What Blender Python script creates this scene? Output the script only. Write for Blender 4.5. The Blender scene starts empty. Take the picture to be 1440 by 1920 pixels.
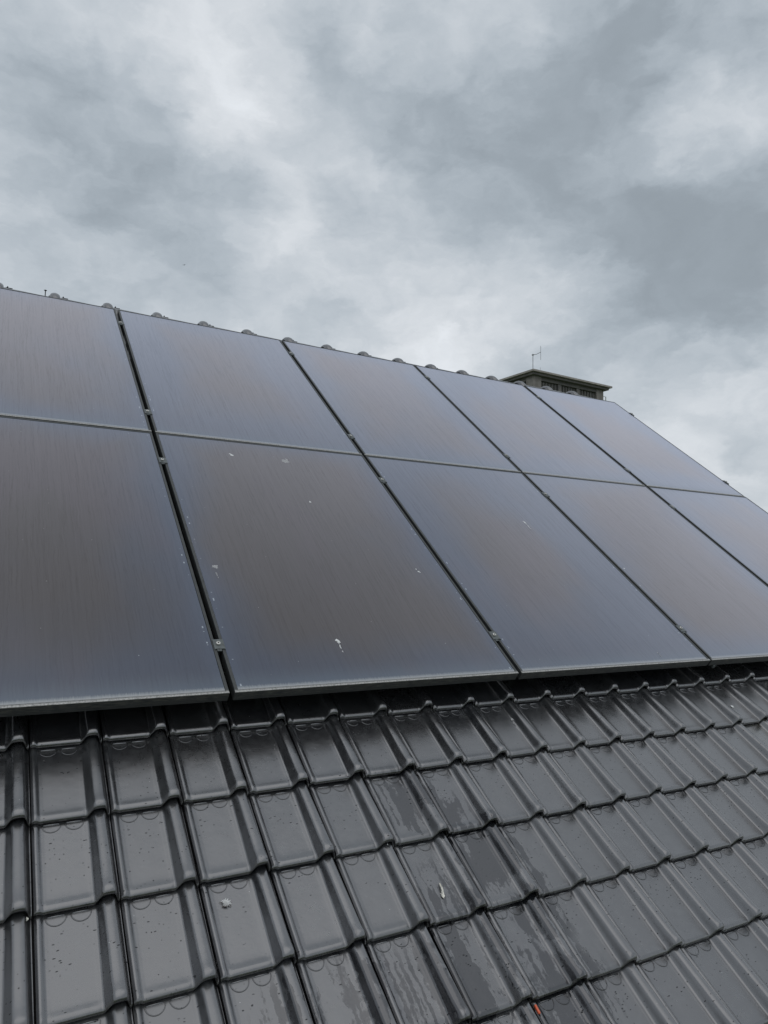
import bpy, bmesh, math, random
from mathutils import Vector, Matrix
random.seed(7)
scene = bpy.context.scene
COL = scene.collection
rad = math.radians

# ------------------------------------------------------------------ camera
CS, SN = 0.790913, 0.611928          # cosine and sine of the roof pitch (37.7 degrees)
CAM = Vector((-0.712424, -2.202382, 4.977075))
cd = bpy.data.cameras.new('camera')
cam = bpy.data.objects.new('camera', cd); COL.objects.link(cam)
right = Vector((0.868863, -0.494724, 0.018047)); up = Vector((-0.057487, -0.064620, 0.996253)); back = Vector((-0.491703, -0.866645, -0.084583))
mw = Matrix.Identity(4)
for r in range(3):
    mw[r][0] = right[r]; mw[r][1] = up[r]; mw[r][2] = back[r]; mw[r][3] = CAM[r]
cam.matrix_world = mw
cd.sensor_fit = 'VERTICAL'; cd.sensor_height = 24.0; cd.lens = 1349.84/1920*24
cd.clip_start = 0.05; cd.clip_end = 5000
scene.camera = cam

# ------------------------------------------------------------------ view
scene.view_settings.view_transform = 'Standard'
scene.view_settings.look = 'None'
scene.view_settings.exposure = 0.0
scene.view_settings.gamma = 1.0
scene.view_settings.use_curve_mapping = False

# ------------------------------------------------------------------ node helper
class NT:
    def __init__(s, tree): s.t = tree; s.n = tree.nodes; s.l = tree.links
    def link(s, a, b): s.l.new(a, b)
    def put(s, node, i, v):
        if v is None: return
        if isinstance(v, bpy.types.NodeSocket): s.l.new(v, node.inputs[i])
        else: node.inputs[i].default_value = v
    def math(s, op, a, b=None, c=None, clamp=False):
        n = s.n.new('ShaderNodeMath'); n.operation = op; n.use_clamp = clamp
        s.put(n, 0, a); s.put(n, 1, b); s.put(n, 2, c); return n.outputs[0]
    def vmath(s, op, a, b=None, scale=None):
        n = s.n.new('ShaderNodeVectorMath'); n.operation = op
        s.put(n, 0, a); s.put(n, 1, b)
        if scale is not None: s.put(n, 'Scale', scale)
        return n.outputs['Value'] if op in ('DOT_PRODUCT', 'LENGTH', 'DISTANCE') else n.outputs[0]
    def noise(s, vec, scale=5, detail=4, rough=.5, lac=2, dist=0, dim='3D', w=None, out=0):
        n = s.n.new('ShaderNodeTexNoise'); n.noise_dimensions = dim
        s.put(n, 'Vector', vec); s.put(n, 'Scale', scale); s.put(n, 'Detail', detail)
        s.put(n, 'Roughness', rough); s.put(n, 'Lacunarity', lac); s.put(n, 'Distortion', dist)
        if w is not None: s.put(n, 'W', w)
        return n.outputs[out]
    def voronoi(s, vec, scale=5, out='Distance', rnd=1, feature='F1'):
        n = s.n.new('ShaderNodeTexVoronoi'); n.feature = feature
        s.put(n, 'Vector', vec); s.put(n, 'Scale', scale); s.put(n, 'Randomness', rnd); return n.outputs[out]
    def ramp(s, x, a, b, lo=0., hi=1., smooth=True):
        n = s.n.new('ShaderNodeMapRange'); n.interpolation_type = 'SMOOTHSTEP' if smooth else 'LINEAR'
        s.put(n, 0, x); s.put(n, 1, a); s.put(n, 2, b); s.put(n, 3, lo); s.put(n, 4, hi); return n.outputs[0]
    def mixc(s, f, a, b, mode='MIX'):
        n = s.n.new('ShaderNodeMix'); n.data_type = 'RGBA'; n.blend_type = mode
        s.put(n, 0, f)
        for i, v in ((6, a), (7, b)):
            if not isinstance(v, bpy.types.NodeSocket) and len(v) == 3: v = (*v, 1)
            s.put(n, i, v)
        return n.outputs[2]
    def comb(s, x, y, z):
        n = s.n.new('ShaderNodeCombineXYZ'); s.put(n, 0, x); s.put(n, 1, y); s.put(n, 2, z); return n.outputs[0]
    def sep(s, v):
        n = s.n.new('ShaderNodeSeparateXYZ'); s.put(n, 0, v); return n.outputs
    def bump(s, h, strength=.3, dist=.01, normal=None):
        n = s.n.new('ShaderNodeBump'); s.put(n, 'Height', h); n.inputs['Strength'].default_value = strength
        n.inputs['Distance'].default_value = dist; s.put(n, 'Normal', normal); return n.outputs[0]

# ------------------------------------------------------------------ sky: overcast cloud deck over a Nishita sky
SUN_EL, SUN_AZ = rad(64), rad(190)      # thick overcast: the faint glow of the sun is high up behind the camera
world = bpy.data.worlds.new('World'); scene.world = world; world.use_nodes = True
W = NT(world.node_tree); W.n.clear()
out = W.n.new('ShaderNodeOutputWorld'); bg = W.n.new('ShaderNodeBackground'); bg.inputs[1].default_value = 0.1
W.link(bg.outputs[0], out.inputs[0])
sky = W.n.new('ShaderNodeTexSky'); sky.sky_type = 'NISHITA'; sky.sun_disc = False
sky.sun_elevation = SUN_EL; sky.sun_rotation = SUN_AZ; sky.air_density = 1.2; sky.dust_density = 3
D = W.n.new('ShaderNodeTexCoord').outputs['Generated']
D2 = W.vmath('MULTIPLY', D, (1.0, 1.0, 1.9))             # cloud layers are wider than tall
w1 = W.vmath('SUBTRACT', W.noise(D2, 3.0, 8, .62, out=1), (.5, .5, .5))
w2 = W.vmath('SUBTRACT', W.noise(D2, 9.0, 6, .60, out=1), (.5, .5, .5))
DW = W.vmath('NORMALIZE', W.vmath('ADD', W.vmath('ADD', D, W.vmath('SCALE', w1, scale=.13)), W.vmath('SCALE', w2, scale=.10)))
field = None
def blob(d, k, a):
    """soft brightening (+) or darkening (-) of the cloud deck around direction d"""
    global field
    t = W.math('POWER', W.math('MAXIMUM', W.vmath('DOT_PRODUCT', DW, Vector(d).normalized()), 0.0), k)
    t = W.math('MULTIPLY', t, a*(.64 if a < 0 else .92))
    field = t if field is None else W.math('ADD', field, t)
# dark bellies
blob((0.343, 0.726, 0.597), 451, -0.149)
blob((0.332, 0.76, 0.559), 671, -0.092)
blob((0.504, 0.669, 0.547), 197, -0.172)
blob((0.435, 0.706, 0.558), 487, -0.081)
blob((0.58, 0.649, 0.492), 136, -0.138)
blob((0.677, 0.595, 0.433), 103, -0.196)
blob((0.755, 0.499, 0.426), 132, -0.161)
blob((0.535, 0.709, 0.459), 151, -0.115)
blob((0.603, 0.55, 0.578), 749, -0.115)
blob((0.6, 0.524, 0.604), 1137, -0.057)
blob((0.739, 0.592, 0.323), 155, -0.184)
blob((0.781, 0.526, 0.337), 200, -0.115)
blob((0.695, 0.657, 0.292), 325, -0.115)
blob((0.431, 0.749, 0.503), 349, -0.081)
blob((0.695, 0.449, 0.561), 835, -0.081)
blob((0.019, 0.875, 0.485), 194, -0.115)
blob((0.17, 0.866, 0.469), 141, -0.115)
blob((0.118, 0.907, 0.405), 164, -0.092)
blob((0.249, 0.859, 0.447), 184, -0.092)
blob((0.042, 0.817, 0.576), 209, -0.069)
blob((0.379, 0.82, 0.429), 581, -0.046)
blob((0.129, 0.851, 0.508), 316, -0.057)
blob((0.205, 0.777, 0.596), 331, 0.172)
blob((0.238, 0.797, 0.555), 693, 0.092)
blob((0.268, 0.741, 0.616), 742, 0.115)
blob((0.511, 0.609, 0.606), 413, 0.172)
blob((0.467, 0.621, 0.629), 422, 0.092)
blob((0.679, 0.533, 0.504), 1279, 0.138)
blob((0.7, 0.492, 0.517), 1099, 0.149)
blob((0.729, 0.454, 0.512), 1423, 0.184)
blob((0.638, 0.513, 0.574), 3109, 0.115)
blob((0.679, 0.483, 0.552), 3167, 0.115)
blob((0.359, 0.756, 0.547), 781, 0.138)
blob((0.381, 0.716, 0.585), 1224, 0.092)
blob((0.326, 0.806, 0.493), 623, 0.069)
blob((0.562, 0.743, 0.364), 119, 0.138)
blob((0.443, 0.82, 0.364), 164, 0.127)
blob((0.611, 0.685, 0.397), 588, 0.069)
blob((0.832, 0.537, 0.136), 161, 0.184)
blob((0.784, 0.59, 0.192), 341, 0.057)
blob((0.749, 0.645, 0.155), 573, 0.046)
blob((0.092, 0.926, 0.366), 195, 0.057)
blob((0.301, 0.88, 0.368), 321, 0.057)
blob((0.815, 0.516, 0.262), 962, 0.092)
blob((0.526, 0.791, 0.313), 302, 0.092)
blob((0.362, 0.819, 0.446), 591, 0.057)
blob((.53, .66, .53), 70, -.17); blob((.62, .60, .50), 90, -.12); blob((.213, .78, .588), 200, .12); blob((.36, .73, .58), 500, -.10); blob((.74, .60, .25), 150, .10)
# clouds outside the picture, of the same kind
blob((.388, .282, .878), 45, -.16); blob((.6, -.1, .8), 30, .07); blob((-.6, .5, .6), 40, .06); blob((-.4, -.5, .7), 30, -.07); blob((.7, -.6, .4), 30, -.06); blob((-.9, -.2, .3), 40, .06)
fb = W.noise(D2, 3.4, 9, .58, dist=.2)
fb2 = W.noise(W.vmath('MULTIPLY', DW, (1, 1, 1.7)), 6.5, 9, .52)
lum = W.math('ADD', W.math('MULTIPLY_ADD', W.math('SUBTRACT', fb, .5), .50, .535), field)
lum = W.math('ADD', lum, W.math('MULTIPLY', W.math('SUBTRACT', fb2, .5), .84))
fb3 = W.noise(W.vmath('MULTIPLY', DW, (1, 1, 1.4)), 19.0, 7, .58)
lum = W.math('ADD', lum, W.math('MULTIPLY', W.math('SUBTRACT', fb3, .5), .16))
lum = W.math('MULTIPLY_ADD', W.math('SUBTRACT', lum, .55), .66, .590)
lum = W.math('MINIMUM', W.math('SMOOTH_MAX', lum, .37, .05), .90)
lum = W.math('MULTIPLY', lum, W.math('MULTIPLY_ADD', W.math('SUBTRACT', W.noise(DW, 13.0, 8, .55), .5), .34, 1.0))
zz = W.sep(D)[2]
# an overcast sky is brightest overhead: smooth rise towards the zenith
lum = W.math('MULTIPLY', lum, W.ramp(zz, .55, 1.0, 1.0, 1.10, smooth=True))
tint = W.mixc(W.ramp(lum, .36, .80), (.86, .985, 1.10), (.955, 1.0, 1.05))
cloudcol = W.vmath('SCALE', tint, scale=W.math('MULTIPLY', lum, 10.0))
# below the horizon the air stays a plain dull grey
cloudcol = W.mixc(W.ramp(zz, -.08, .0), (1.6, 1.7, 1.8), cloudcol)
fin = W.mixc(.96, sky.outputs[0], cloudcol)
W.link(fin, bg.inputs[0])

sl = bpy.data.lights.new('sun', 'SUN'); sl.energy = 0.5; sl.angle = rad(70); sl.color = (1, .97, .93)
sun = bpy.data.objects.new('sun', sl); COL.objects.link(sun)
sdir = Vector((math.sin(SUN_AZ)*math.cos(SUN_EL), math.cos(SUN_AZ)*math.cos(SUN_EL), math.sin(SUN_EL)))
sun.rotation_euler = sdir.to_track_quat('Z', 'Y').to_euler(); sun.location = (0, -4, 14)

# ------------------------------------------------------------------ object helpers
Z0 = 4.6
ROOF_M = Matrix(((1, 0, 0, 0), (0, CS, -SN, 0), (0, SN, CS, Z0), (0, 0, 0, 1)))   # (u, v, n) on the panel plane -> world
def RW(u, v, n=0.0): return ROOF_M @ Vector((u, v, n))
def tag(o, label=None, cat=None, group=None, kind=None):
    if label: o['label'] = label
    if cat: o['category'] = cat
    if group: o['group'] = group
    if kind: o['kind'] = kind
    return o
def empty(name, loc, label, cat, group=None, rot=None):
    o = bpy.data.objects.new(name, None); COL.objects.link(o); o.empty_display_size = .1
    o.location = loc
    if rot is not None: o.rotation_euler = rot
    return tag(o, label, cat, group)
def link(name, me, parent=None, mat=None, smooth=False):
    if mat is not None and not me.materials: me.materials.append(mat)
    if smooth:
        for p in me.polygons: p.use_smooth = True
    o = bpy.data.objects.new(name, me); COL.objects.link(o)
    if parent is not None: o.parent = parent
    return o
def mesh(name, bm):
    bmesh.ops.recalc_face_normals(bm, faces=bm.faces)
    me = bpy.data.meshes.new(name); bm.to_mesh(me); bm.free(); return me
def box(bm, x0, x1, y0, y1, z0, z1, M=None):
    vs = [bm.verts.new((x, y, z)) for x in (x0, x1) for y in (y0, y1) for z in (z0, z1)]
    if M is not None:
        for v in vs: v.co = M @ v.co
    for f in ((0, 1, 3, 2), (4, 6, 7, 5), (0, 4, 5, 1), (2, 3, 7, 6), (0, 2, 6, 4), (1, 5, 7, 3)):
        bm.faces.new([vs[i] for i in f])
    return vs
def bevel(bm, w, seg=2):
    bmesh.ops.bevel(bm, geom=list(bm.edges), offset=w, segments=seg, affect='EDGES', profile=.6, clamp_overlap=True)
def tube(bm, pts, r, seg=8, caps=True):
    pts = [Vector(p) for p in pts]; rings = []
    for i, p in enumerate(pts):
        d = (pts[min(i+1, len(pts)-1)] - pts[max(i-1, 0)]).normalized()
        a = d.orthogonal().normalized() if i == 0 else (rings[-1][1] - d*rings[-1][1].dot(d)).normalized()
        b = d.cross(a); rr = r[i] if isinstance(r, (list, tuple)) else r
        rings.append(([bm.verts.new(p + (a*math.cos(t*2*math.pi/seg) + b*math.sin(t*2*math.pi/seg))*rr) for t in range(seg)], a))
    for (A, _), (B, _) in zip(rings, rings[1:]):
        for t in range(seg): bm.faces.new((A[t], A[(t+1) % seg], B[(t+1) % seg], B[t]))
    if caps: bm.faces.new(rings[0][0][::-1]); bm.faces.new(rings[-1][0])
def mat(name):
    m = bpy.data.materials.new(name); m.use_nodes = True
    t = NT(m.node_tree); b = t.n['Principled BSDF']; return m, t, b
def uv_coords(t):
    """world position expressed along the ridge, up the slope and off the panel plane"""
    P = t.n.new('ShaderNodeNewGeometry').outputs['Position']
    P = t.vmath('SUBTRACT', P, (0, 0, Z0))
    u = t.vmath('DOT_PRODUCT', P, (1, 0, 0)); v = t.vmath('DOT_PRODUCT', P, (0, CS, SN))
    return u, v, P
def sockc(c): return (*c, 1)

# ------------------------------------------------------------------ materials
def make_tile_mat(name, ridge=False):
    m, t, b = mat(name)
    u, v, P = uv_coords(t)
    n_ = t.vmath('DOT_PRODUCT', P, (0, -SN, CS))
    UV = t.comb(u, v, n_)
    rnd = t.n.new('ShaderNodeObjectInfo').outputs['Random']
    big = t.noise(UV, 2.2, 3)
    dust = t.noise(UV, 34, 6, .65)
    # wet patches: where water has run down and pooled
    wf = None
    for (a, c, r, s) in ((.547, -.38, .13, 1.0), (.62, -.45, .12, .9), (.708, -.60, .14, 1.15), (.753, -.80, .12, .9), (.421, -.90, .15, .95), (.193, -.855, .13, .8),
                         (.0, -.86, .12, .7), (.70, -1.0, .17, 1.0), (.534, -.70, .15, .75), (.30, -1.0, .2, .8), (.62, -.88, .12, .7), (.46, -.80, .10, .8), (.80, -.72, .09, .7)):
        dx = t.math('SUBTRACT', u, a); dy = t.math('SUBTRACT', v, c)
        q = t.math('MULTIPLY_ADD', dx, dx, t.math('MULTIPLY', dy, dy))
        g = t.math('MULTIPLY', t.math('EXPONENT', t.math('MULTIPLY', q, -1/(r*r))), s)
        wf = g if wf is None else t.math('MAXIMUM', wf, g)
    wob = t.noise(UV, 14, 4, .6, out=1)
    UVw = t.vmath('ADD', UV, t.vmath('SCALE', t.vmath('SUBTRACT', wob, (.5, .5, .5)), scale=.035))
    blot = t.noise(UVw, 15, 5, .58)
    sx = t.vmath('MULTIPLY', UVw, (62, 2.6, 5)); drip = t.noise(sx, 1.0, 2, .5)
    feather = t.noise(t.vmath('MULTIPLY', UVw, (170, 90, 90)), 1.0, 2, .6)
    wsum = t.math('ADD', t.math('MULTIPLY', t.math('SUBTRACT', blot, .5), 1.9), t.math('MULTIPLY', t.math('SUBTRACT', drip, .5), 2.3))
    wsum = t.math('ADD', wsum, t.math('MULTIPLY', t.math('SUBTRACT', feather, .5), .50))
    wet = t.ramp(t.math('ADD', wsum, wf), .46, .66)
    wet = t.math('MULTIPLY', wet, t.ramp(wf, .18, .50))
    # colour of the glaze and of the film of dust on it
    base = t.mixc(t.ramp(big, .35, .65), (.020, .0215, .0245), (.027, .0265, .0275))
    base = t.mixc(t.math('MULTIPLY', rnd, .35), base, (.015, .0175, .019))
    base = t.mixc(t.ramp(dust, .42, .75, 0, .30), base, (.080, .086, .088))
    vor = t.voronoi(UV, 95); vc = t.voronoi(UV, 95, out='Color')
    sp = t.math('MULTIPLY', t.math('MULTIPLY', t.ramp(vor, .10, .24, 1, 0), t.ramp(t.sep(vc)[0], .78, .82)), t.ramp(big, .42, .56, .25, 1))
    base = t.mixc(t.math('MULTIPLY', sp, .75), base, (.015, .016, .016))
    vor2 = t.voronoi(UV, 60); vc2 = t.voronoi(UV, 60, out='Color')
    sp2 = t.math('MULTIPLY', t.ramp(vor2, .035, .075, 1, 0), t.ramp(t.sep(vc2)[1], .93, .94))
    # flecks of grit drawn out across the slope
    UVs = t.vmath('MULTIPLY', t.vmath('ADD', UV, t.vmath('SCALE', wob, scale=.02)), (60, 150, 60))
    vs_ = t.voronoi(UVs, 1.0); vsc = t.voronoi(UVs, 1.0, out='Color')
    sp3 = t.math('MULTIPLY', t.ramp(vs_, .16, .26, 1, 0), t.ramp(t.sep(vsc)[2], .90, .92))
    base = t.mixc(t.math('MULTIPLY', sp3, .6), base, (.02, .02, .022))
    base = t.mixc(wet, base, (.010, .011, .013))
    base = t.mixc(t.math('MULTIPLY', sp2, .9), base, (.55, .56, .55))
    # dirt collected along the joints of each tile (local coordinates of the tile)
    if not ridge:
        loc = t.n.new('ShaderNodeTexCoord').outputs['Object']; L = t.sep(loc)
        edge = t.math('MULTIPLY', t.ramp(L[1], .0, .012, 1, 0), t.ramp(t.noise(UV, 60, 4, .7), .35, .6))
        base = t.mixc(t.math('MULTIPLY', edge, .7), base, (.060, .058, .045))
        for cx in (.245, .535):       # groove shade painted as a dark line along the half-round marks
            dx = t.math('SUBTRACT', L[0], .0022 + (TWID-.0038)*cx); dy = t.math('SUBTRACT', L[1], .2417-.0060)
            rr = t.math('SQRT', t.math('MULTIPLY_ADD', dx, dx, t.math('MULTIPLY', dy, dy)))
            ring = t.math('MULTIPLY', t.ramp(t.math('ABSOLUTE', t.math('SUBTRACT', rr, .0238)), .0004, .0013, 1, 0), t.ramp(dy, -.001, .0005, 1, 0))
            base = t.mixc(t.math('MULTIPLY', ring, .85), base, (.006, .006, .007)); rings = ring if cx < .3 else t.math('ADD', rings, ring)
    t.link(base, b.inputs['Base Color'])
    if not ridge: t.link(t.math('MULTIPLY', t.math('MULTIPLY_ADD', rings, -.8, 1.0, clamp=True), t.math('MULTIPLY', t.math('MULTIPLY_ADD', wet, -.80, 1.0), t.math('MULTIPLY_ADD', t.math('MAXIMUM', sp, sp3), -.9, 1.0))), b.inputs['Coat Weight'])
    else: b.inputs['Coat Weight'].default_value = .35
    b.inputs['Coat IOR'].default_value = 1.6
    ro = t.math('MULTIPLY_ADD', t.math('SUBTRACT', dust, .5), .16, .235)
    ro = t.math('ADD', ro, t.math('MULTIPLY', rnd, .09))
    ro = t.math('MULTIPLY_ADD', wet, -.10, ro)
    t.link(ro, b.inputs['Roughness']); t.link(ro, b.inputs['Coat Roughness'])
    b.inputs['IOR'].default_value = 2.22
    b.inputs['Specular Tint'].default_value = (.975, .97, 1, 1)
    spk = t.math('MAXIMUM', sp, sp3)
    t.link(t.math('MULTIPLY', t.math('MULTIPLY_ADD', spk, -.42, .5), t.math('MULTIPLY_ADD', wet, -.22, 1.0)), b.inputs['Specular IOR Level'])
    hgt = t.math('ADD', t.math('MULTIPLY', t.noise(UV, 22, 3), .6), t.math('MULTIPLY', t.noise(UV, 160, 3), .10))
    hgt = t.math('MULTIPLY_ADD', wet, -.06, hgt)
    t.link(t.bump(hgt, .22, .006), b.inputs['Normal'])
    return m
TWID = .1922
M_TILE = make_tile_mat('anthracite glazed tile')
M_RIDGE = make_tile_mat('anthracite glazed ridge tile', True)

def make_glass():
    m, t, b = mat('black solar glass')
    loc = t.n.new('ShaderNodeTexCoord').outputs['Object']; x, y, z = t.sep(loc)[0:3]
    rnd = t.n.new('ShaderNodeObjectInfo').outputs['Random']
    off = t.math('MULTIPLY', rnd, 37.0)
    P = t.comb(x, y, off)
    wob = t.noise(t.vmath('MULTIPLY', P, (34, 22, 1)), 1.0, 5, .62)
    xs = t.math('MULTIPLY_ADD', t.math('SUBTRACT', wob, .5), .014, x)
    streak = t.noise(t.comb(t.math('MULTIPLY', xs, 190), t.math('MULTIPLY', y, 2.4), off), 1.0, 4, .62)
    fine = t.noise(t.comb(t.math('MULTIPLY', xs, 520), t.math('MULTIPLY', y, 26), off), 1.0, 3, .6)
    runs = t.ramp(t.noise(t.comb(t.math('MULTIPLY', xs, 105), t.math('MULTIPLY', y, 2.0), t.math('ADD', off, 5)), 1.0, 3, .55), .40, .445)
    runs2 = t.ramp(t.noise(t.comb(t.math('MULTIPLY', xs, 105), t.math('MULTIPLY', y, 2.0), t.math('ADD', off, 5)), 1.0, 3, .55), .445, .49, 1, 0)
    line = t.math('MULTIPLY', runs, runs2)                       # thin wavy trickle marks
    big = t.noise(t.comb(t.math('MULTIPLY', x, 1.5), t.math('MULTIPLY', y, .9), off), 1.0, 3, .5)
    big2 = t.noise(t.comb(t.math('MULTIPLY', x, 2.5), t.math('MULTIPLY', y, 1.2), t.math('ADD', off, 11)), 1.0, 2, .5)
    cx_ = t.math('DIVIDE', t.math('ABSOLUTE', t.math('SUBTRACT', x, .567)), .567); cy_ = t.math('DIVIDE', t.math('ABSOLUTE', t.math('SUBTRACT', y, .90)), .845)
    rim_ = t.math('MAXIMUM', t.math('POWER', cx_, 2.2), t.math('POWER', cy_, 3.0))
    rim_ = t.math('ADD', rim_, t.math('MULTIPLY', t.math('SUBTRACT', big, .5), 2.0))
    shade = t.n.new('ShaderNodeObjectInfo').outputs['Color']      # each module has its own cast
    rim_ = t.math('ADD', rim_, t.math('SUBTRACT', t.sep(shade)[0], .5))
    tone = t.ramp(rim_, .12, .98)
    base = t.mixc(tone, (.027, .0225, .0195), (.014, .019, .036))
    base = t.mixc(t.ramp(big2, .52, .68, 0, .5), base, (.034, .0235, .030))
    film = t.ramp(streak, .25, .78, .049, .064)
    film = t.math('MULTIPLY_ADD', fine, .010, film)
    film = t.math('MAXIMUM', t.math('MULTIPLY_ADD', line, -.017, film), .0)
    # thin dust film, with a grazing sheen painted into its colour by view angle
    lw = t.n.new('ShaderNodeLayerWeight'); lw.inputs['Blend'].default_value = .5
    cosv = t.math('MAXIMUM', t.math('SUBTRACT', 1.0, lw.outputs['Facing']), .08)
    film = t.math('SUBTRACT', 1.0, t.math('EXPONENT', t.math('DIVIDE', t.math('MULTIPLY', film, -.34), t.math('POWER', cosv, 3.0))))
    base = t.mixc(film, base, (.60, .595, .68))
    # rim: bluish haze near the borders, chalky dust along the lower edge
    ex = t.math('MINIMUM', x, t.math('SUBTRACT', 1.134, x)); ey = t.math('MINIMUM', y, t.math('SUBTRACT', 1.690, y))
    rimd = t.math('MINIMUM', ex, ey)
    base = t.mixc(t.ramp(t.math('MULTIPLY_ADD', wob, .03, rimd), .02, .085, .16, 0), base, (.10, .14, .20))
    low = t.ramp(t.math('MULTIPLY_ADD', t.math('SUBTRACT', fine, .5), .016, y), .010, .030, 1, 0)
    low2 = t.ramp(t.math('MULTIPLY_ADD', t.math('SUBTRACT', streak, .5), .10, y), .01, .11, .28, 0)
    base = t.mixc(low2, base, (.17, .21, .23))
    base = t.mixc(t.math('MULTIPLY', low, .75), base, (.50, .48, .44))
    # pale specks
    vor = t.voronoi(loc, 44); vc = t.sep(t.voronoi(loc, 44, out='Color'))
    sp = t.math('MULTIPLY', t.ramp(vor, .04, .09, 1, 0), t.ramp(vc[0], .93, .95))
    base = t.mixc(t.math('MULTIPLY', sp, t.math('MULTIPLY_ADD', vc[1], .6, .25)), base, (.58, .60, .60))
    # dashes of lime along the side frames
    dsh = t.math('MULTIPLY', t.ramp(ex, .022, .0235), t.ramp(ex, .0265, .028, 1, 0))
    dn = t.ramp(t.noise(t.comb(0.0, t.math('MULTIPLY', y, 46), off), 1.0, 2, .5), .60, .63)
    dn2 = t.ramp(t.noise(t.comb(0.0, t.math('MULTIPLY', y, 3), off), 1.0, 2, .5), .45, .55)
    base = t.mixc(t.math('MULTIPLY', t.math('MULTIPLY', dsh, dn), t.math('MULTIPLY', dn2, .8)), base, (.55, .57, .58))
    t.link(base, b.inputs['Base Color'])
    ro = t.math('MULTIPLY_ADD', streak, .06, .19); ro = t.math('MULTIPLY_ADD', low, .25, ro)
    t.link(ro, b.inputs['Roughness'])
    b.inputs['IOR'].default_value = 1.46; b.inputs['Coat IOR'].default_value = 1.5
    b.inputs['Sheen Weight'].default_value = .85; b.inputs['Sheen Roughness'].default_value = .35; b.inputs['Sheen Tint'].default_value = (.84, .82, 1, 1)
    b.inputs['Coat Weight'].default_value = 1; b.inputs['Coat Roughness'].default_value = .20
    st = t.mixc(tone, (.90, .85, .82), (.82, .87, .97))
    st = t.mixc(t.ramp(big2, .5, .68, 0, .7), st, (1.0, .93, .99))
    t.link(st, b.inputs['Specular Tint']); t.link(t.math('MULTIPLY_ADD', tone, .25, .55), b.inputs['Coat Weight']); t.link(t.mixc(tone, (1, .93, .89), (.88, .93, 1)), b.inputs['Coat Tint'])
    h = t.math('ADD', t.math('MULTIPLY', streak, .5), t.math('MULTIPLY', fine, .25)); h = t.math('MULTIPLY_ADD', line, -.5, h)
    t.link(t.bump(h, .07, .002), b.inputs['Normal'])
    return m
M_GLASS = make_glass()

def simple(name, c, ro=.5, metal=0., nscale=30, amt=.25, c2=None, bumpv=.1, bd=.002):
    m, t, b = mat(name)
    P = t.n.new('ShaderNodeNewGeometry').outputs['Position']
    n = t.noise(P, nscale, 5, .6)
    c2 = c2 or tuple(min(1, k*(1+amt*2)) for k in c)
    t.link(t.mixc(t.ramp(n, .3, .7), c, c2), b.inputs['Base Color'])
    t.link(t.math('MULTIPLY_ADD', t.math('SUBTRACT', n, .5), .2, ro), b.inputs['Roughness'])
    b.inputs['Metallic'].default_value = metal
    if bumpv: t.link(t.bump(n, bumpv, bd), b.inputs['Normal'])
    return m
def make_frame():
    m, t, b = mat('black anodised frame')
    loc = t.n.new('ShaderNodeTexCoord').outputs['Object']; x, y, z = t.sep(loc)[0:3]
    n = t.noise(t.vmath('MULTIPLY', loc, (30, 30, 200)), 1.0, 5, .7)
    n2 = t.noise(t.vmath('MULTIPLY', loc, (160, 160, 300)), 1.0, 3, .7)
    base = t.mixc(t.ramp(n, .3, .7, 0, .6), (.045, .048, .048), (.085, .09, .088))
    low = t.ramp(y, .0, .014, 1, 0)
    top = t.ramp(z, -.0022, -.0004)
    chalk = t.math('MULTIPLY', t.math('MULTIPLY', low, top), t.ramp(n2, .30, .6, .25, 1.0))
    base = t.mixc(chalk, base, (.55, .54, .52))
    face = t.math('MULTIPLY', t.math('MULTIPLY', t.ramp(y, .0005, .001, 1, 0), t.ramp(n, .40, .68, 0, .38)), t.ramp(z, -.034, -.008, .15, 1))
    base = t.mixc(face, base, (.30, .28, .22))
    t.link(base, b.inputs['Base Color'])
    t.link(t.math('MULTIPLY_ADD', n, .2, .36), b.inputs['Roughness'])
    b.inputs['Metallic'].default_value = .25
    return m
M_FRAME = make_frame()
M_SEAL = simple('black sealant', (.01, .01, .011), .6)
M_ALU = simple('dark clamp aluminium', (.10, .11, .11), .42, .5, 60)
M_RAIL = simple('black mounting rail', (.02, .021, .022), .45, .4, 40)
M_STEEL = simple('stainless steel bolt', (.62, .60, .56), .28, .9, 80, .15)
M_SOCK = simple('dark socket', (.02, .02, .02), .6)
M_CONC = simple('weathered beige concrete', (.22, .20, .185), .9, 0, 2.2, c2=(.33, .305, .28), bumpv=.3, bd=.02)
M_CONC2 = simple('grey concrete', (.15, .142, .14), .9, 0, 2.6, c2=(.225, .208, .192), bumpv=.3, bd=.02)
M_SLAB = simple('pale slab edge', (.33, .305, .275), .9, 0, 3.0, c2=(.45, .42, .385), bumpv=.3, bd=.02)
M_LOUV = simple('dark grey louvre slats', (.12, .114, .108), .8, 0, 3.0, c2=(.17, .162, .152))
M_WALL = simple('cream render', (.55, .52, .46), .9, 0, 1.5, c2=(.62, .59, .52))
M_BRICK = simple('brown brick wall', (.24, .13, .09), .9, 0, 6, c2=(.32, .18, .12))
M_DECK = simple('black roofing underlay', (.012, .012, .013), .8)
M_GRASS = simple('mown grass', (.045, .075, .025), .9, 0, .6, c2=(.07, .10, .04), bumpv=.4, bd=.05)
M_ROAD = simple('asphalt', (.045, .046, .048), .9, 0, 3)
M_ZINC = simple('weathered zinc', (.22, .23, .24), .5, .6, 8)
M_GALV = simple('galvanised mast', (.25, .26, .27), .5, .3, 8)
M_BIRD = simple('dark plumage', (.02, .02, .022), .8)
M_WHITE = simple('chalky bird lime', (.68, .69, .68), .85, 0, 260, c2=(.82, .83, .82), bumpv=.4, bd=.001)
M_LIMETHIN = simple('thin washed bird lime', (.26, .26, .27), .8, 0, 300, c2=(.50, .50, .50), bumpv=.2, bd=.001)
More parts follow.
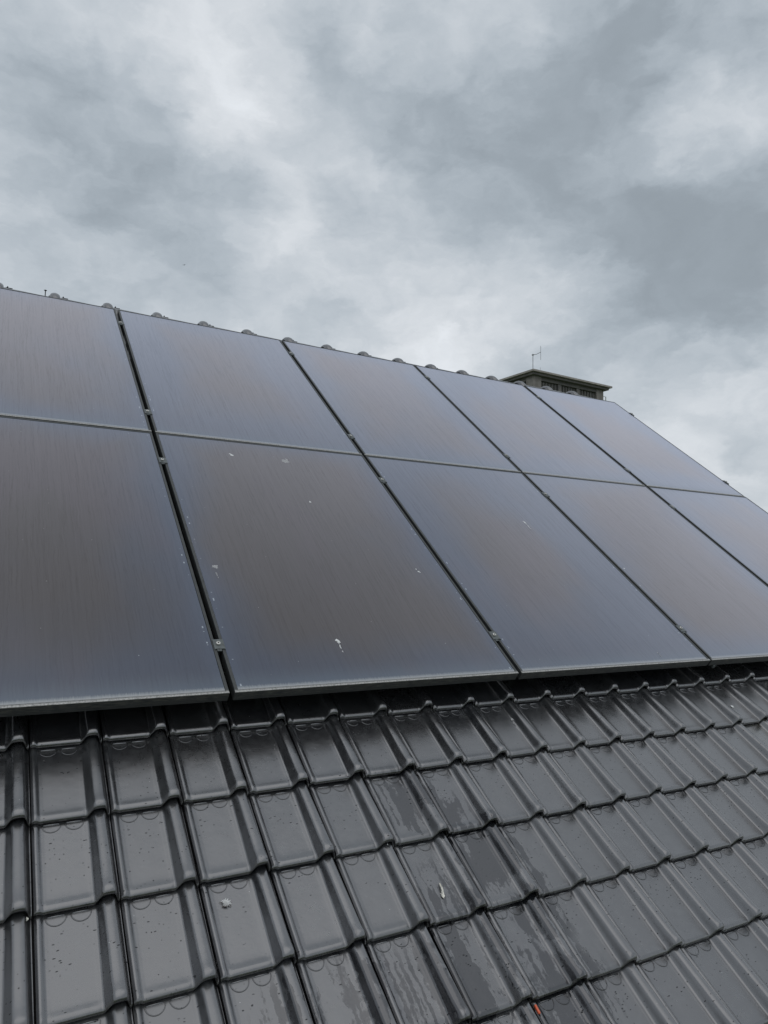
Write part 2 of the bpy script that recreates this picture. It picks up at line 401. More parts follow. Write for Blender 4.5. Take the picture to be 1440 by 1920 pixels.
M_FEATHER = simple('cream down feather', (.80, .77, .68), .8, 0, 300, c2=(.86, .84, .76), bumpv=0)
M_DOWN = simple('white down fluff', (.86, .86, .85), .9, 0, 300, c2=(.90, .90, .89), bumpv=0)
M_TWIG = simple('dark brown twig', (.05, .035, .025), .8, 0, 200)
M_ORANGE = simple('orange red plastic', (.75, .13, .05), .4, 0, 200, c2=(.80, .16, .07), bumpv=0)

# ------------------------------------------------------------------ ground
def sheet(name, x0, x1, y0, y1, z, m):
    bm = bmesh.new(); bm.faces.new([bm.verts.new(p) for p in ((x0, y0, z), (x1, y0, z), (x1, y1, z), (x0, y1, z))])
    return tag(link(name, mesh(name, bm), None, m), kind='structure')
sheet('ground', -1500, 1500, -1500, 1500, 0, M_GRASS)
sheet('road', -300, 300, -19, -13, .004, M_ROAD)

# ------------------------------------------------------------------ house and its tiled roof
U0, TW, V0, TG, NT_ = -0.548, 0.1922, -0.0252, 0.2417, -0.130
UL, UR = U0 - 12*TW, U0 + 28*TW          # verge to verge of the roof
V_EAVE, V_APEX = V0 - 9*TG, 3.545
house = empty('house', (0, 0, 0), 'house under the camera with dark glazed tile roof carrying the solar panels', 'house')
ridge_w = RW(0, V_APEX, NT_ - .012)
eave_w = RW(0, V_EAVE + .03, NT_ - .04)
YB = 2*ridge_w.y - eave_w.y
bm = bmesh.new()     # roof deck: both slopes, as a solid
prof = [(eave_w.y, eave_w.z), (ridge_w.y, ridge_w.z - .03), (YB, eave_w.z), (YB, eave_w.z - .16), (ridge_w.y, ridge_w.z - .22), (eave_w.y, eave_w.z - .16)]
A = [bm.verts.new((UL + .03, y, z)) for y, z in prof]; B = [bm.verts.new((UR - .03, y, z)) for y, z in prof]
for i in range(6): bm.faces.new((A[i], A[(i+1) % 6], B[(i+1) % 6], B[i]))
bm.faces.new((A[0], A[1], A[4], A[5])); bm.faces.new((A[1], A[2], A[3], A[4])); bm.faces.new((B[0], B[1], B[4], B[5])); bm.faces.new((B[1], B[2], B[3], B[4]))
roof = link('roof', mesh('roof', bm), house, M_DECK)
bm = bmesh.new()
hy0, hy1, hx0, hx1, hz = eave_w.y + .35, YB - .35, UL + .2, UR - .2, eave_w.z - .05
ridz = ridge_w.z - .24
A = [bm.verts.new(p) for p in ((hx0, hy0, 0), (hx0, hy1, 0), (hx0, hy1, hz), (hx0, ridge_w.y, ridz), (hx0, hy0, hz))]
B = [bm.verts.new((hx1, v.co.y, v.co.z)) for v in A]
bm.faces.new(A); bm.faces.new(B)
for i in range(5): bm.faces.new((A[i], A[(i+1) % 5], B[(i+1) % 5], B[i]))
link('wall', mesh('wall', bm), house, M_WALL)
bm = bmesh.new()
gz, gy, gr = eave_w.z + .0, eave_w.y - .06, .06
ga = [(gy - gr*math.cos(a), gz - gr*math.sin(a)) for a in [i*math.pi/8 for i in range(9)]]
A = [bm.verts.new((UL, y, z)) for y, z in ga]; B = [bm.verts.new((UR, y, z)) for y, z in ga]
for i in range(8): bm.faces.new((A[i], A[i+1], B[i+1], B[i]))
g = link('gutter', mesh('gutter', bm), house, M_ZINC); sm = g.modifiers.new('thickness', 'SOLIDIFY'); sm.thickness = .003

# one interlocking tile: flat pan, side lip, tapering roll, rounded tail, two half-round marks at the head
def tile_profile(s, t):
    """height over the pan across (s 0..1) and up (t 0 tail .. 1 head) the tile"""
    def ss(a, b, x):
        x = max(0, min(1, (x-a)/(b-a))); return x*x*(3-2*x)
    rh = .0310 - .0095*t
    a0, a1 = .685 + .020*t, .790 + .010*t
    b0, b1 = .915 - .008*t, .992
    roll = 0
    if s > a0:
        c = (a0+b1)/2 + .008
        rise = ss(a0, a1, s); fall = 1 - ss(b0, b1, s)
        roll = rh*min(rise, 1)*fall
        roll += .0016*math.sin(math.pi*max(0, min(1, (s-a1)/(b0-a1+1e-6))))
        roll -= .006*ss(b0, b1, s)
    lip = .0050*(ss(.0, .030, s) - ss(.045, .108, s))
    valley = -.0010*math.exp(-((s-.112)/.022)**2)
    valley2 = -.0010*math.exp(-((s-.675)/.020)**2)
    pan = -.0016*ss(.115, .15, s)*(1-ss(.63, .67, s))*ss(.035, .10, t)
    return roll + lip + valley + valley2 + pan
def make_tile_mesh(jx=0.):
    me = bpy.data.meshes.new('tile')
    L = TG + .045; X0, X1 = .0022, TW - .0016
    ss_ = [0, .012, .024, .036, .05, .062, .075, .09, .10, .112, .125, .14, .16, .25, .35, .45, .55, .62, .64, .66, .675, .69, .705, .72, .735, .75, .765, .78, .795, .81, .83, .85, .87, .885, .90, .915, .93, .945, .958, .97, .98, .99, 1.0]
    ts = [0, .0008, .002, .004, .0065, .0095, .0125, .0155, .022, .032, .045, .07, .11, .16, .2, TG, L]
    vs, fs = [], []
    nx = len(ss_)
    def drop(y):        # rounded tail
        R_ = .015
        return 0 if y > R_ else -(R_ - math.sqrt(max(0, R_*R_ - (R_-y)**2)))*.52
    for y in ts:
        for s in ss_:
            z = tile_profile(s, y/TG) - .0185*(y/TG) + drop(y) + .0012*math.exp(-((y-.016)/.008)**2)
            # the roll flares towards its tail, like a nose
            if s > .70: z += .0022*math.exp(-((y-.020)/.020)**2)*min(1, (s-.70)/.12)*max(0, min(1, (1-s)/.10))
            vs.append((X0 + (X1-X0)*s, y, z))
    for j in range(len(ts)-1):
        for i in range(nx-1):
            a = j*nx+i; fs.append((a, a+1, a+1+nx, a+nx))
    def add(v): vs.append(v); return len(vs)-1
    th = .0115
    # front face and soffit
    f0 = [add(vs[i]) for i in range(nx)]; f1 = [add((vs[i][0], .0012, vs[i][2]-th+.0035)) for i in range(nx)]
    g0 = [add((vs[i][0], .0030, vs[i][2]-th+.0015)) for i in range(nx)]; g1 = [add((vs[i][0], .060, vs[i][2]-th-.001)) for i in range(nx)]
    for i in range(nx-1):
        fs.append((f0[i], f1[i], f1[i+1], f0[i+1])); fs.append((g0[i], g1[i], g1[i+1], g0[i+1]))
        fs.append((f1[i], g0[i], g0[i+1], f1[i+1]))
    # side walls
    for i in (0, nx-1):
        p = [add(vs[j*nx+i]) for j in range(len(ts))]; q = [add((vs[j*nx+i][0], vs[j*nx+i][1], vs[j*nx+i][2]-.010)) for j in range(len(ts))]
        for j in range(len(ts)-1):
            fs.append((p[j], p[j+1], q[j+1], q[j]) if i == 0 else (p[j], q[j], q[j+1], p[j+1]))
    # half-round head marks
    for cx in (.245, .535):
        cx = X0 + (X1-X0)*cx; cy = TG - .0060; R_ = .0235
        def zz(x, y, e): return tile_profile((x-X0)/(X1-X0), y/TG) - .0185*(y/TG) + e
        N = 18
        o_ = []; i_ = []; k_ = []
        for k in range(N+1):
            a = math.pi + math.pi*k/N
            for lst, r, e in ((o_, R_, -.0004), (i_, R_-.0007, .0015), (k_, R_-.0022, .0015)):
                x, y = cx + r*math.cos(a), cy + r*1.02*math.sin(a); lst.append(add((x, y, zz(x, y, e))))
        m_ = [add((vs[k][0]*.999 + cx*.001, vs[k][1], vs[k][2]-.0017)) for k in k_]
        for k in range(N):
            fs.append((o_[k], o_[k+1], i_[k+1], i_[k])); fs.append((i_[k], i_[k+1], k_[k+1], k_[k])); fs.append((k_[k], k_[k+1], m_[k+1], m_[k]))
        # straight bar across the chord
        x0, x1, y0, y1 = cx - .019, cx + .019, cy - .0008, cy + .0035
        c4 = [(x0, y0), (x1, y0), (x1, y1), (x0, y1)]
        lo = [add((x, y, zz(x, y, -.0005))) for x, y in c4]; hi = [add((x + (.0008 if x == x0 else -.0008), y + (.0008 if y == y0 else -.0002), zz(x, y, .0020))) for x, y in c4]
        fs.append(tuple(hi))
        for k in range(4): fs.append((lo[k], lo[(k+1) % 4], hi[(k+1) % 4], hi[k]))
    me.from_pydata(vs, [], fs); me.update()
    for p in me.polygons: p.use_smooth = True
    me.materials.append(M_TILE)
    return me
TILE_ME = make_tile_mesh()
def tile_matrix(i, k, jit=True):
    j = (lambda a: random.uniform(-a, a)) if jit else (lambda a: 0)
    M = ROOF_M @ Matrix.Translation((U0 + i*TW + j(.0006), V0 - k*TG + j(.0014), NT_ + j(.0008)))
    return M @ Matrix.Rotation(j(.0035), 4, 'Z') @ Matrix.Rotation(j(.010), 4, 'Y') @ Matrix.Rotation(j(.005), 4, 'X')
singles = 0; rest = []
for k in range(-14, 9):
    for i in range(-12, 28):
        lo = {-1: (-2, 24), 0: (-1, 19), 1: (-1, 16), 2: (-1, 14), 3: (-1, 13), 4: (-1, 12), 5: (0, 11), 6: (1, 10), -2: (-1, 24), -3: (-1, 25)}.get(k)
        if lo and lo[0] <= i <= lo[1] and singles < 298:
            o = bpy.data.objects.new('tile', TILE_ME); COL.objects.link(o); o.parent = roof; o.matrix_world = tile_matrix(i, k); singles += 1
        else: rest.append((i, k))
# the remaining tiles, out of view or hidden under the panels: same shape, one mesh
base_v = [v.co.copy() for v in TILE_ME.vertices]; base_f = [tuple(p.vertices) for p in TILE_ME.polygons if max(p.vertices) < 17*43 + 4*43 + 68]
nb = 17*43 + 4*43 + 68
vs, fs = [], []
for (i, k) in rest:
    if k < -14 or (k > 6): pass
    M = tile_matrix(i, k); o_ = len(vs)
    vs += [tuple(M @ c) for c in base_v[:nb]]; fs += [tuple(a + o_ for a in f) for f in base_f]
me = bpy.data.meshes.new('tile_field'); me.from_pydata(vs, [], fs); me.update(); me.polygons.foreach_set('use_smooth', [True]*len(fs)); me.materials.append(M_TILE)
tag(link('tile_field', me, roof), kind='stuff')

# back slope: plain courses, never seen from the front
bm = bmesh.new()
for k in range(15):
    a, b_ = k*TG, (k+1)*TG + .03
    def BW(d, n): p = RW(0, V_APEX - d, NT_ + n); return (2*ridge_w.y - p.y, p.z)
    for (q0, q1) in ((BW(a - .0, -.016), BW(b_ - .03, .0)),):
        bm.faces.new([bm.verts.new((UL, *q0)), bm.verts.new((UR, *q0)), bm.verts.new((UR, *q1)), bm.verts.new((UL, *q1))])
        y2, z2 = BW(b_ - .03, -.014)
        bm.faces.new([bm.verts.new((UL, *q1)), bm.verts.new((UR, *q1)), bm.verts.new((UR, y2, z2)), bm.verts.new((UL, y2, z2))])
tag(link('rear_courses', mesh('rear_courses', bm), roof, M_TILE), kind='stuff')

# ridge tiles: half-round barrel with a swollen collar at one end and a fixing clip
RP = .3265; RU = -.0218
apex = RW(0, V_APEX, NT_)
def make_ridge():
    bm = bmesh.new(); SEG = 20
    st = [(-.006, .098), (-.004, .101)]
    # (x, outer radius): collar bead then barrel that tapers away to the next tile
    for a in range(0, 13):
        t = math.pi*a/12; st.append((.030 - .030*math.cos(t), .098 + .0245*math.sin(t)**.75 if 0 < a < 12 else .099))
    st += [(.064, .0975), (.070, .0995), (.076, .0975), (.10, .096), (.20, .094), (.335, .090), (.335, .080)]
    rings = []
    for x, r in st:
        rings.append([bm.verts.new((x, -r*math.cos(math.pi*(j/SEG)*1.12 - .06*math.pi), r*math.sin(math.pi*(j/SEG)*1.12 - .06*math.pi) - .020)) for j in range(SEG+1)])
    for A, B in zip(rings, rings[1:]):
        for j in range(SEG): bm.faces.new((A[j], A[j+1], B[j+1], B[j]))
    return mesh('ridge_tile', bm)
RM = make_ridge(); RM.materials.append(M_RIDGE)
for p in RM.polygons: p.use_smooth = True
bm = bmesh.new()
box(bm, -.030, .008, -.010, .010, .079, .083); tube(bm, [(-.020, 0, .082), (-.020, 0, .094)], [.006, .003], 8); 
CLIP = mesh('ridge_clip', bm); CLIP.materials.append(M_SOCK)
for k in range(-8, 15):
    u = RU + k*RP
    if u < UL or u > UR - .3: continue
    o = bpy.data.objects.new('ridge_tile', RM); COL.objects.link(o); o.parent = roof
    o.matrix_world = Matrix.Translation((u - .030, apex.y, apex.z)) @ Matrix.Rotation(random.uniform(-.006, .006), 4, 'Z') @ Matrix.Rotation(random.uniform(-.003, .003), 4, 'Y')
    if k < 15:
        o2 = bpy.data.objects.new('ridge_clip', CLIP); COL.objects.link(o2); o2.parent = roof
        o2.matrix_world = Matrix.Translation((u + .072, apex.y - .012, apex.z - .004))
# small vent pin that peeks over the ridge at the left
bm = bmesh.new()
tube(bm, [(0, 0, 0), (0, 0, .052)], .0030, 8); tube(bm, [(0, 0, .050), (0, 0, .054), (0, 0, .057)], [.003, .010, .006], 12)
o = link('ridge_pin', mesh('ridge_pin', bm), None, M_SOCK)
o.location = (-.404, apex.y, apex.z + .060)
tag(o, 'thin dark pin with a flat round cap standing on the ridge near the left edge', 'pin')

# verge trim on the right-hand gable (under the panels' far end)
bm = bmesh.new(); box(bm, UR - .012, UR + .010, V_EAVE, V_APEX - .02, NT_ - .16, NT_ + .004, ROOF_M)
link('verge_board', mesh('verge_board', bm), house, M_ALU)

# ------------------------------------------------------------------ solar panels
PW, PH, GAP, JV = 1.134, 1.690, .018, .0073
EDG = [(-1.134, 0.0), (.018, 1.1513), (1.1683, 2.3037), (2.3159, 3.4520), (3.4745, 4.6069)]     # left and right side of each column
ROWS = [(0.0, 1.690), (1.6973, 3.3850)]
def frame_mesh(w, h):
    bm = bmesh.new(); T, F = .035, .0105
    # profile rings, outside in: bottom outer, top outer (eased), top inner, down to the glass
    rings = [(0, -T), (0, -.0010), (.0010, 0), (F-.0004, 0), (F, -.0004), (F, -.0042), (F+.004, -.0042), (F+.004, -.010), (.0022, -.010), (.0022, -T+.002), (.028, -T+.002), (.028, -T)]
    R = []
    for o_, z in rings: R.append([bm.verts.new(p) for p in ((o_, o_, z), (w-o_, o_, z), (w-o_, h-o_, z), (o_, h-o_, z))])
    for A, B in zip(R, R[1:] + R[:1]):
        for k in range(4): bm.faces.new((A[k], A[(k+1) % 4], B[(k+1) % 4], B[k]))
    return mesh('frame', bm)
def glass_mesh(w, h):
    bm = bmesh.new(); e = .0118
    box(bm, e, w-e, e, h-e, -.0052, -.0014); return mesh('glass', bm)
def back_mesh(w, h):
    bm = bmesh.new(); box(bm, .004, w-.004, .004, h-.004, -.0085, -.0056); 
    box(bm, w/2-.05, w/2+.05, h-.16, h-.06, -.026, -.0087); return mesh('backsheet', bm)
names = ['leftmost column', 'second column from the left', 'third column from the left', 'fourth column from the left', 'far right column']
look = {(0, 0): 'streaky blue black solar panel cut off by the left edge, lower row',
        (0, 1): 'mauve grey solar panel at the upper left below the ridge',
        (1, 0): 'large brown tinted solar panel with six bird droppings in the lower row',
        (1, 1): 'bluish grey solar panel in the upper row, second column from the left',
        (2, 0): 'blue black solar panel with a long dropping streak, third column of the lower row',
        (2, 1): 'pale grey solar panel in the middle of the upper row, third column',
        (3, 0): 'brownish grey solar panel with a faint smear, fourth column of the lower row',
        (3, 1): 'light grey solar panel in the upper row, in front of the concrete tower',
        (4, 0): 'solar panel at the far right of the lower row, cut off by the picture edge',
        (4, 1): 'rightmost solar panel of the upper row, its sloping edge against the sky'}
CAST = {(0, 0): .72, (1, 0): .42, (2, 0): .95, (3, 0): .50, (4, 0): .70, (0, 1): .60, (1, 1): .90, (2, 1): .66, (3, 1): .92, (4, 1): .85}
for c, (a, b_) in enumerate(EDG):
    for r, (v0, v1) in enumerate(ROWS):
        w, h = b_ - a, v1 - v0
        p = empty('solar_panel', (0, 0, 0), look[(c, r)], 'solar panel', 'black solar panels on the roof')
        p.matrix_world = ROOF_M @ Matrix.Translation((a, v0, random.uniform(-.0006, .0006))) @ Matrix.Rotation(random.uniform(-.0008, .0008), 4, 'Y')
        link('frame', frame_mesh(w, h), p, M_FRAME); gl_ = link('glass', glass_mesh(w, h), p, M_GLASS); gl_.color = (CAST[(c, r)], 0, 0, 1); link('backsheet', back_mesh(w, h), p, M_SEAL)

# rails under the panels
CV = [.215, 1.425, 1.910, 3.135]
rl = ['lowest black mounting rail under the lower row of panels', 'upper black mounting rail under the lower row of panels',
      'lower black mounting rail under the upper row of panels', 'topmost black mounting rail under the panels near the ridge']
for v, lb in zip(CV, rl):
    r = empty('mounting_rail', (0, 0, 0), lb, 'rail', 'mounting rails under the solar panels'); r.matrix_world = ROOF_M @ Matrix.Translation((0, v, 0))
    bm = bmesh.new(); box(bm, -1.20, 4.640, -.020, .020, -.075, -.0360); bevel(bm, .002, 1); link('rail_profile', mesh('rail_profile', bm), r, M_RAIL)
    for q in range(6):
        x = -.93 + q*1.10
        bm = bmesh.new(); box(bm, x-.015, x+.015, -.10, .026, -.100, -.0765); box(bm, x-.015, x+.015, -.10, -.094, -.120, -.100)
        link('roof_hook', mesh('roof_hook', bm), r, M_ALU)
# clamps: a grooved top plate on two frame edges, with a stainless socket bolt
def clamp_meshes(end=False):
    bm = bmesh.new()
    x0, x1 = (-.009, .022) if not end else (-.009, .010)
    box(bm, x0, x1+.005, -.0225, .0225, .0006, .0032)
    box(bm, -.0005, .0105, -.0225, .0225, -.0290, .0004)
    box(bm, x0-.0005, x0+.0020, -.0250, -.0222, -.0008, .0034); box(bm, x1+.0030, x1+.0055, -.0250, -.0222, -.0008, .0034)
    box(bm, -.001, .014, -.0310, -.0227, -.0035, .0016)
    plate = mesh('plate', bm)
    bm = bmesh.new(); tube(bm, [(.0065, 0, .0034), (.0065, 0, .0088), (.0065, 0, .0096)], [.0072, .0072, .0062], 16)
    bolt = mesh('bolt', bm)
    bm = bmesh.new(); tube(bm, [(.0065, 0, .0097), (.0065, 0, .0101)], .0032, 6); sk = mesh('socket', bm)
    plate.materials.append(M_ALU); bolt.materials.append(M_STEEL); sk.materials.append(M_SOCK)
    return plate, bolt, sk
mid, endc = clamp_meshes(), clamp_meshes(True)
seam = ['widest gap, between the first and second columns', 'gap between the second and third columns', 'gap between the third and fourth columns', 'gap between the fourth and last columns', 'right outer edge of the last column']
vert = ['lowest', 'second lowest', 'second highest', 'highest']
UC = [b_ + .002 for _, b_ in EDG]
for ci, u in enumerate(UC):
    for vi, v in enumerate(CV):
        o = empty('panel_clamp', (0, 0, 0), f'{vert[vi]} clamp on the {seam[ci]} of solar panels', 'clamp', 'clamps holding the solar panels')
        o.matrix_world = ROOF_M @ Matrix.Translation((u, v + random.uniform(-.006, .006), 0))
        pl, bo, sk = endc if ci == 4 else mid
        link('plate', pl, o); link('bolt', bo, o, smooth=False); link('socket', sk, o)
# small cable clip hanging below the frame at the right
bm = bmesh.new(); box(bm, 2.352, 2.368, -.004, .018, -.052, -.036, ROOF_M); bevel(bm, .002, 1)
tag(link('cable_clip', mesh('cable_clip', bm), None, M_ALU), 'small grey clip under the panel frame edge at the right', 'clip')

# ------------------------------------------------------------------ tower behind the ridge
TC = Vector((29.0023, 31.5916, 17.8831)); ang = rad(2.6)
TM = Matrix.Translation(TC) @ Matrix.Rotation(ang, 4, 'Z')       # x along the right-hand side, y away; z=0 is the top of the slab
LX, LY, OV = 7.30, 7.6, .45
tw = empty('tower', (TC.x, TC.y, 0), 'square concrete tower with flat overhanging roof slab behind the ridge at the right', 'tower')
def tpart(name, boxes, m, sub=None):
    bm = bmesh.new()
    for b_ in boxes: box(bm, *b_, TM)
    o = link(name, mesh(name, bm), sub or tw, m); o.matrix_parent_inverse = (sub or tw).matrix_world.inverted(); return o
tw.location = (TC.x, TC.y, 0); bpy.context.view_layer.update()
tpart('roof_slab', [(0, LX, 0, LY, -.115, 0)], M_SLAB)
tpart('soffit', [(.16, LX-.16, .16, LY-.16, -.26, -.118)], M_CONC2)
tpart('ring_beam', [(OV, LX-OV, OV, LY-OV, -.48, -.263)], M_CONC2)
zb = -4.2
tpart('shaft', [(OV+.1, LX-OV-.1, OV+.1, LY-OV-.1, -TC.z, zb)], M_BRICK)
tpart('core', [(OV+.45, LX-OV-.45, OV+.45, LY-OV-.45, zb+.003, -.483)], M_LOUV)
wx = LX - 2*OV; cw = .62
for (x, y) in ((OV, OV), (LX-OV-cw, OV), (OV, LY-OV-cw), (LX-OV-cw, LY-OV-cw)):
    tpart('corner_pillar', [(x-.03, x+cw+.03, y-.03, y+cw+.03, zb+.004, -.264)], M_CONC)
inner = wx - 2*cw
for q in (1, 2):
    x = OV + cw + inner*q/3
    tpart('pillar', [(x-.13, x+.13, OV+.03, OV+.40, zb+.004, -.485)], M_CONC2)
    y = OV + cw + (LY-2*OV-2*cw)*q/3
    tpart('pillar', [(OV+.03, OV+.40, y-.13, y+.13, zb+.004, -.485)], M_CONC2)
for q in range(3):
    x0 = OV + cw + inner*q/3 + (.13 if q else 0); x1 = OV + cw + inner*(q+1)/3 - (.13 if q < 2 else 0)
    n = 6
    for s in range(n):
        xa = x0 + (x1-x0)*s/n
        tpart('louvre_slat', [(xa+.03, xa+(x1-x0)/n-.05, OV+.14, OV+.32, zb+.01, -.50)], M_LOUV)
    y0 = OV + cw + (LY-2*OV-2*cw)*q/3 + (.13 if q else 0); y1 = OV + cw + (LY-2*OV-2*cw)*(q+1)/3 - (.13 if q < 2 else 0)
    for s in range(n):
        ya = y0 + (y1-y0)*s/n
        tpart('louvre_slat', [(OV+.14, OV+.32, ya+.03, ya+(y1-y0)/n-.05, zb+.01, -.50)], M_LOUV)
# ladder hoop on the right flank of the tower
bm = bmesh.new()
for y in (.55, .95): tube(bm, [TM @ Vector((LX-OV+.0, y, -.62)), TM @ Vector((LX-OV+.42, y, -.62)), TM @ Vector((LX-OV+.42, y, -4.0))], .030, 6)
for k in range(8): tube(bm, [TM @ Vector((LX-OV+.42, .55, -.9-.35*k)), TM @ Vector((LX-OV+.42, .95, -.9-.35*k))], .022, 6)
o = link('ladder', mesh('ladder', bm), None, simple('pale ladder steel', (.45, .48, .40), .6)); tag(o, 'pale steel ladder on the right flank of the concrete tower', 'ladder')
# antenna on the tower roof
AB = TM @ Vector((1.12, 1.2, 0))
an = empty('antenna', AB, 'thin grey antenna mast with a bracket arm and whip on the tower roof', 'antenna')
bm = bmesh.new(); tube(bm, [(0, 0, 0), (0, 0, 1.42)], .022, 8); link('mast', mesh('mast', bm), an, M_GALV)
bm = bmesh.new(); tube(bm, [(0, 0, 1.38), (.20, -.12, 1.42), (.42, -.25, 1.56)], .018, 6); box(bm, -.05, .05, -.05, .05, 1.34, 1.42); link('arm', mesh('arm', bm), an, M_GALV)
bm = bmesh.new(); tube(bm, [(.43, -.26, 1.05), (.43, -.26, 1.98)], .015, 6); link('whip', mesh('whip', bm), an, M_GALV)
bm = bmesh.new(); tube(bm, [(.41, -.24, 0), (.41, -.24, .55)], .012, 6); link('stay', mesh('stay', bm), an, M_GALV)

# a bird far off in the sky
bd = CAM + Vector((.22863, .97351, .41768))*60
bm = bmesh.new()
tube(bm, [(-.16, 0, 0), (-.10, 0, .0), (0, 0, .0), (.10, 0, .01), (.15, 0, .015)], [.01, .035, .05, .035, .01], 8)
for s in (-1, 1):
    a = [bm.verts.new(p) for p in ((.07, .02*s, .02), (.05, .22*s, .10), (.0, .40*s, .04), (-.06, .20*s, .08), (-.05, .02*s, .015))]; bm.faces.new(a)
o = link('bird', mesh('bird', bm), None, M_BIRD); o.location = bd; o.rotation_euler = (0, 0, .7); o.scale = (.45, .45, .45); tag(o, 'tiny dark bird high in the grey clouds at the left', 'bird')

# ------------------------------------------------------------------ droppings, feathers, litter
def splat(name, pts, label, m, cat='bird dropping', thick=.0010, n=0.0, group='bird droppings on the panels and tiles'):
    """pts: (u, v, radius u, radius v) lobes of one dried dropping, each a low ragged dome"""
    bm = bmesh.new()
    for k, (u, v, ru, rv) in enumerate(pts):
        N = 14; ph = random.random()*6
        e = .00005*k
        rim = []; inn = []
        for j in range(N):
            a = 2*math.pi*j/N; w = 1 + .28*math.sin(3*a+ph) + random.uniform(-.18, .18)
            rim.append(bm.verts.new((u + ru*w*math.cos(a), v + rv*w*math.sin(a), n + .00002 + e)))
            inn.append(bm.verts.new((u + ru*.7*w*math.cos(a), v + rv*.7*w*math.sin(a), n + thick*.8 + e)))
        c = bm.verts.new((u, v, n + thick + e))
        for j in range(N):
            j2 = (j+1) % N; bm.faces.new((rim[j], rim[j2], inn[j2], inn[j])); bm.faces.new((inn[j], inn[j2], c))
    bm.transform(ROOF_M)
    me = mesh(name, bm); o = link(name, me, None, m, smooth=True); return tag(o, label, cat, group)
def lobes(u, v, s, k, trail=0, tu=0):
    s *= 1.12
    L = [(u + random.uniform(-s, s)*.5, v + random.uniform(-s, s)*.6, s*random.uniform(.22, .5), s*random.uniform(.25, .55)) for _ in range(k)]
    for q in range(int(trail/.006)):
        if random.random() < .8: L.append((u + tu*q*.006 + random.uniform(-.001, .001), v - s - q*.006, .0014*random.uniform(.6, 1.4), .0042))
    return L
GP = -.0013
splat('bird_dropping', lobes(.3616, 1.5457, .013, 6), 'small white dropping near the top left of the brown tinted panel', M_WHITE, n=GP)
splat('bird_dropping', lobes(.6418, 1.540, .022, 12), 'faint speckled dropping at the top middle of the brown tinted panel', M_LIMETHIN, n=GP, thick=.0005)
splat('bird_dropping', lobes(.6544, 1.1538, .008, 4), 'small bright dropping alone on the upper middle of the brown tinted panel', M_WHITE, n=GP)
splat('bird_dropping', lobes(.0894, .640, .012, 8) + lobes(.086, .600, .004, 3, .03), 'oval pale dropping with short drip near the left frame of the brown tinted panel', M_LIMETHIN, n=GP)
splat('bird_dropping', lobes(1.0048, .631, .009, 5) + [(.998, .650, .002, .006)], 'small white dropping near the right frame of the brown tinted panel', M_WHITE, n=GP)
splat('bird_dropping', lobes(.450, .212, .010, 7, .05, -.02) + lobes(.449, .190, .004, 4), 'white dropping with a trail near the bottom edge of the brown tinted panel', M_WHITE, n=GP)
splat('bird_dropping', lobes(1.9275, 1.100, .010, 6, .07, -.05), 'elongated white dropping with long thin streak on the third lower panel', M_WHITE, n=GP)
splat('bird_dropping', lobes(2.3525, .700, .007, 4), 'tiny white dropping close to the left frame of the fourth lower panel', M_WHITE, n=GP)
splat('bird_dropping', lobes(3.208, 1.116, .015, 8, .03), 'faint pale smear on the upper part of the fourth lower panel', M_LIMETHIN, n=GP, thick=.0004)
splat('bird_dropping', lobes(2.008, .064, .006, 3, .02), 'tiny bluish dropping near the bottom right of the third lower panel', M_LIMETHIN, n=GP)
splat('bird_dropping', lobes(2.3838, -.1675, .010, 5), 'white dropping on the tiles below the panels at the right edge', M_WHITE, n=NT_ - .007, thick=.003)
splat('bird_dropping', lobes(1.122, -.100, .010, 6) + lobes(1.118, -.125, .005, 4, .04), 'whitish runny dropping on the shaded tile just below the panels', M_LIMETHIN, n=NT_ - .0105, thick=.002)
splat('bird_dropping', lobes(-.567, -.4815, .0035, 3), 'small white fleck on a tile roll at the left edge, higher of two', M_WHITE, n=NT_ + .0270, thick=.003)
splat('bird_dropping', lobes(-.5608, -.520, .0045, 3), 'small cream fleck on a tile roll at the left edge, lower of two', M_FEATHER, n=NT_ + .006, thick=.003)
splat('bird_dropping', lobes(.381, -.5135, .0030, 2), 'tiny white dot on the tail of a tile roll near the middle', M_WHITE, n=NT_ + .011, thick=.002)

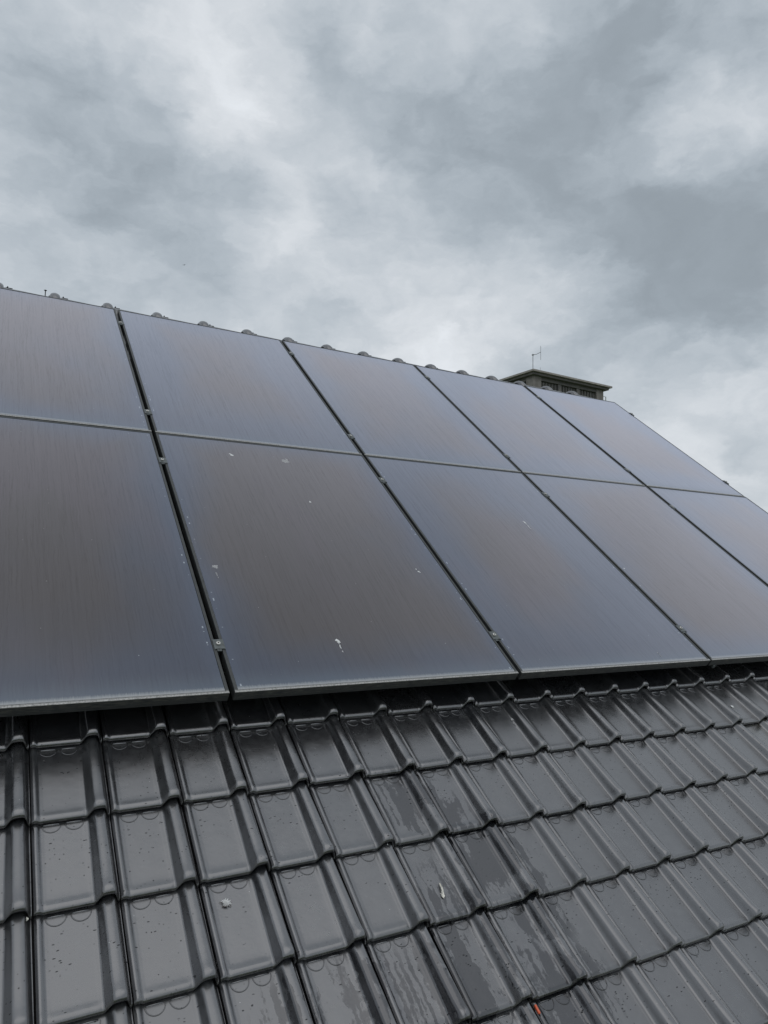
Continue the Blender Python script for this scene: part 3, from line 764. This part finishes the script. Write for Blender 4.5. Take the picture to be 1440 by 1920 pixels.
# downy feather: curved quill with separate barbs
f = empty('feather', (0, 0, 0), 'single cream feather lying on a wet tile below the middle panels', 'feather')
pz = NT_ - .0054
f.matrix_world = ROOF_M @ Matrix.Translation((.490, -.692, pz)) @ Matrix.Rotation(-.0765, 4, 'X') @ Matrix.Rotation(rad(-8), 4, 'Z')
bm = bmesh.new()
def sp(t): return Vector((.004*math.sin(t*2.2) - .001, .046*t, .0012 + .003*math.sin(math.pi*t)))
tube(bm, [sp(q/10) for q in range(11)], [.0007*(1 - .08*q) for q in range(11)], 5); link('quill', mesh('quill', bm), f, M_FEATHER)
bm = bmesh.new()
for q in range(64):
    t = .05 + .93*q/63; sd = 1 if q % 2 else -1; p = sp(t)
    ln = .0125*math.sin(math.pi*min(1, t*.78 + .18))**.7*random.uniform(.55, 1.1); an_ = rad(random.uniform(26, 52))
    if t < .2: an_ = rad(random.uniform(50, 85))
    prev = None
    for k in range(5):
        c = p + Vector((sd*ln*k/4*math.sin(an_ - .12*k), ln*k/4*math.cos(an_ - .12*k), .0010*math.sin(k*.8)*random.uniform(.4, 1.3)))
        wd = (.0009, .0011, .0010, .0007, .0002)[k]
        a = bm.verts.new(c + Vector((0, -wd, 0))); b_ = bm.verts.new(c + Vector((0, wd, .0003)))
        if prev: bm.faces.new((prev[0], a, b_, prev[1]))
        prev = (a, b_)
link('barbs', mesh('barbs', bm), f, M_FEATHER)
# clump of down with twigs
f = empty('down_clump', (0, 0, 0), 'clump of white down with dark twigs on a dry tile at the left', 'fluff')
f.matrix_world = ROOF_M @ Matrix.Translation((-.108, -.571, NT_ - .0148)) @ Matrix.Rotation(-.0765, 4, 'X')
bm = bmesh.new()
bmesh.ops.create_icosphere(bm, subdivisions=3, radius=.0040, matrix=Matrix.Translation((0, .001, .0022)))
for v_ in bm.verts: v_.co += Vector((random.uniform(-1, 1), random.uniform(-1, 1), random.uniform(-.6, .6)))*.0011; v_.co.z = max(v_.co.z*.75, 0)
for q in range(190):
    a = random.uniform(0, 6.28); el = random.uniform(.1, 1.3); ln = random.uniform(.005, .0115)
    d = Vector((math.cos(a)*math.cos(el), math.sin(a)*math.cos(el), math.sin(el)))
    o_ = Vector((random.uniform(-.004, .004), random.uniform(-.003, .004), .001))
    tube(bm, [o_, o_ + d*ln*.5 + Vector((0, 0, .0012)), o_ + d*ln + Vector((random.uniform(-.003, .003), random.uniform(-.003, .003), 0))], [.00055, .00050, .0003], 4, caps=False)
link('down', mesh('down', bm), f, M_DOWN)
for pts in ([(-.016, .0075, .002), (-.008, .005, .0025), (-.002, .001, .003)], [(.003, -.002, .002), (.008, -.006, .003), (.012, -.010, .0015)], [(-.012, -.006, .001), (-.004, -.007, .002), (.004, -.006, .001)]):
    bm = bmesh.new(); tube(bm, pts, [.0005, .0009, .0006], 6); link('twig', mesh('twig', bm), f, M_TWIG)
# orange plastic tab wedged in the joint between two tiles
bm = bmesh.new(); box(bm, -.0030, .0030, -.011, .011, -.002, .005); bevel(bm, .0018, 2)
o = link('plastic_tab', mesh('plastic_tab', bm), None, M_ORANGE, smooth=True)
o.matrix_world = ROOF_M @ Matrix.Translation((.6060, -1.0135, NT_ - .007)) @ Matrix.Rotation(rad(2), 4, 'Z')
tag(o, 'orange red plastic tab stuck in a tile joint at the bottom edge', 'tab')
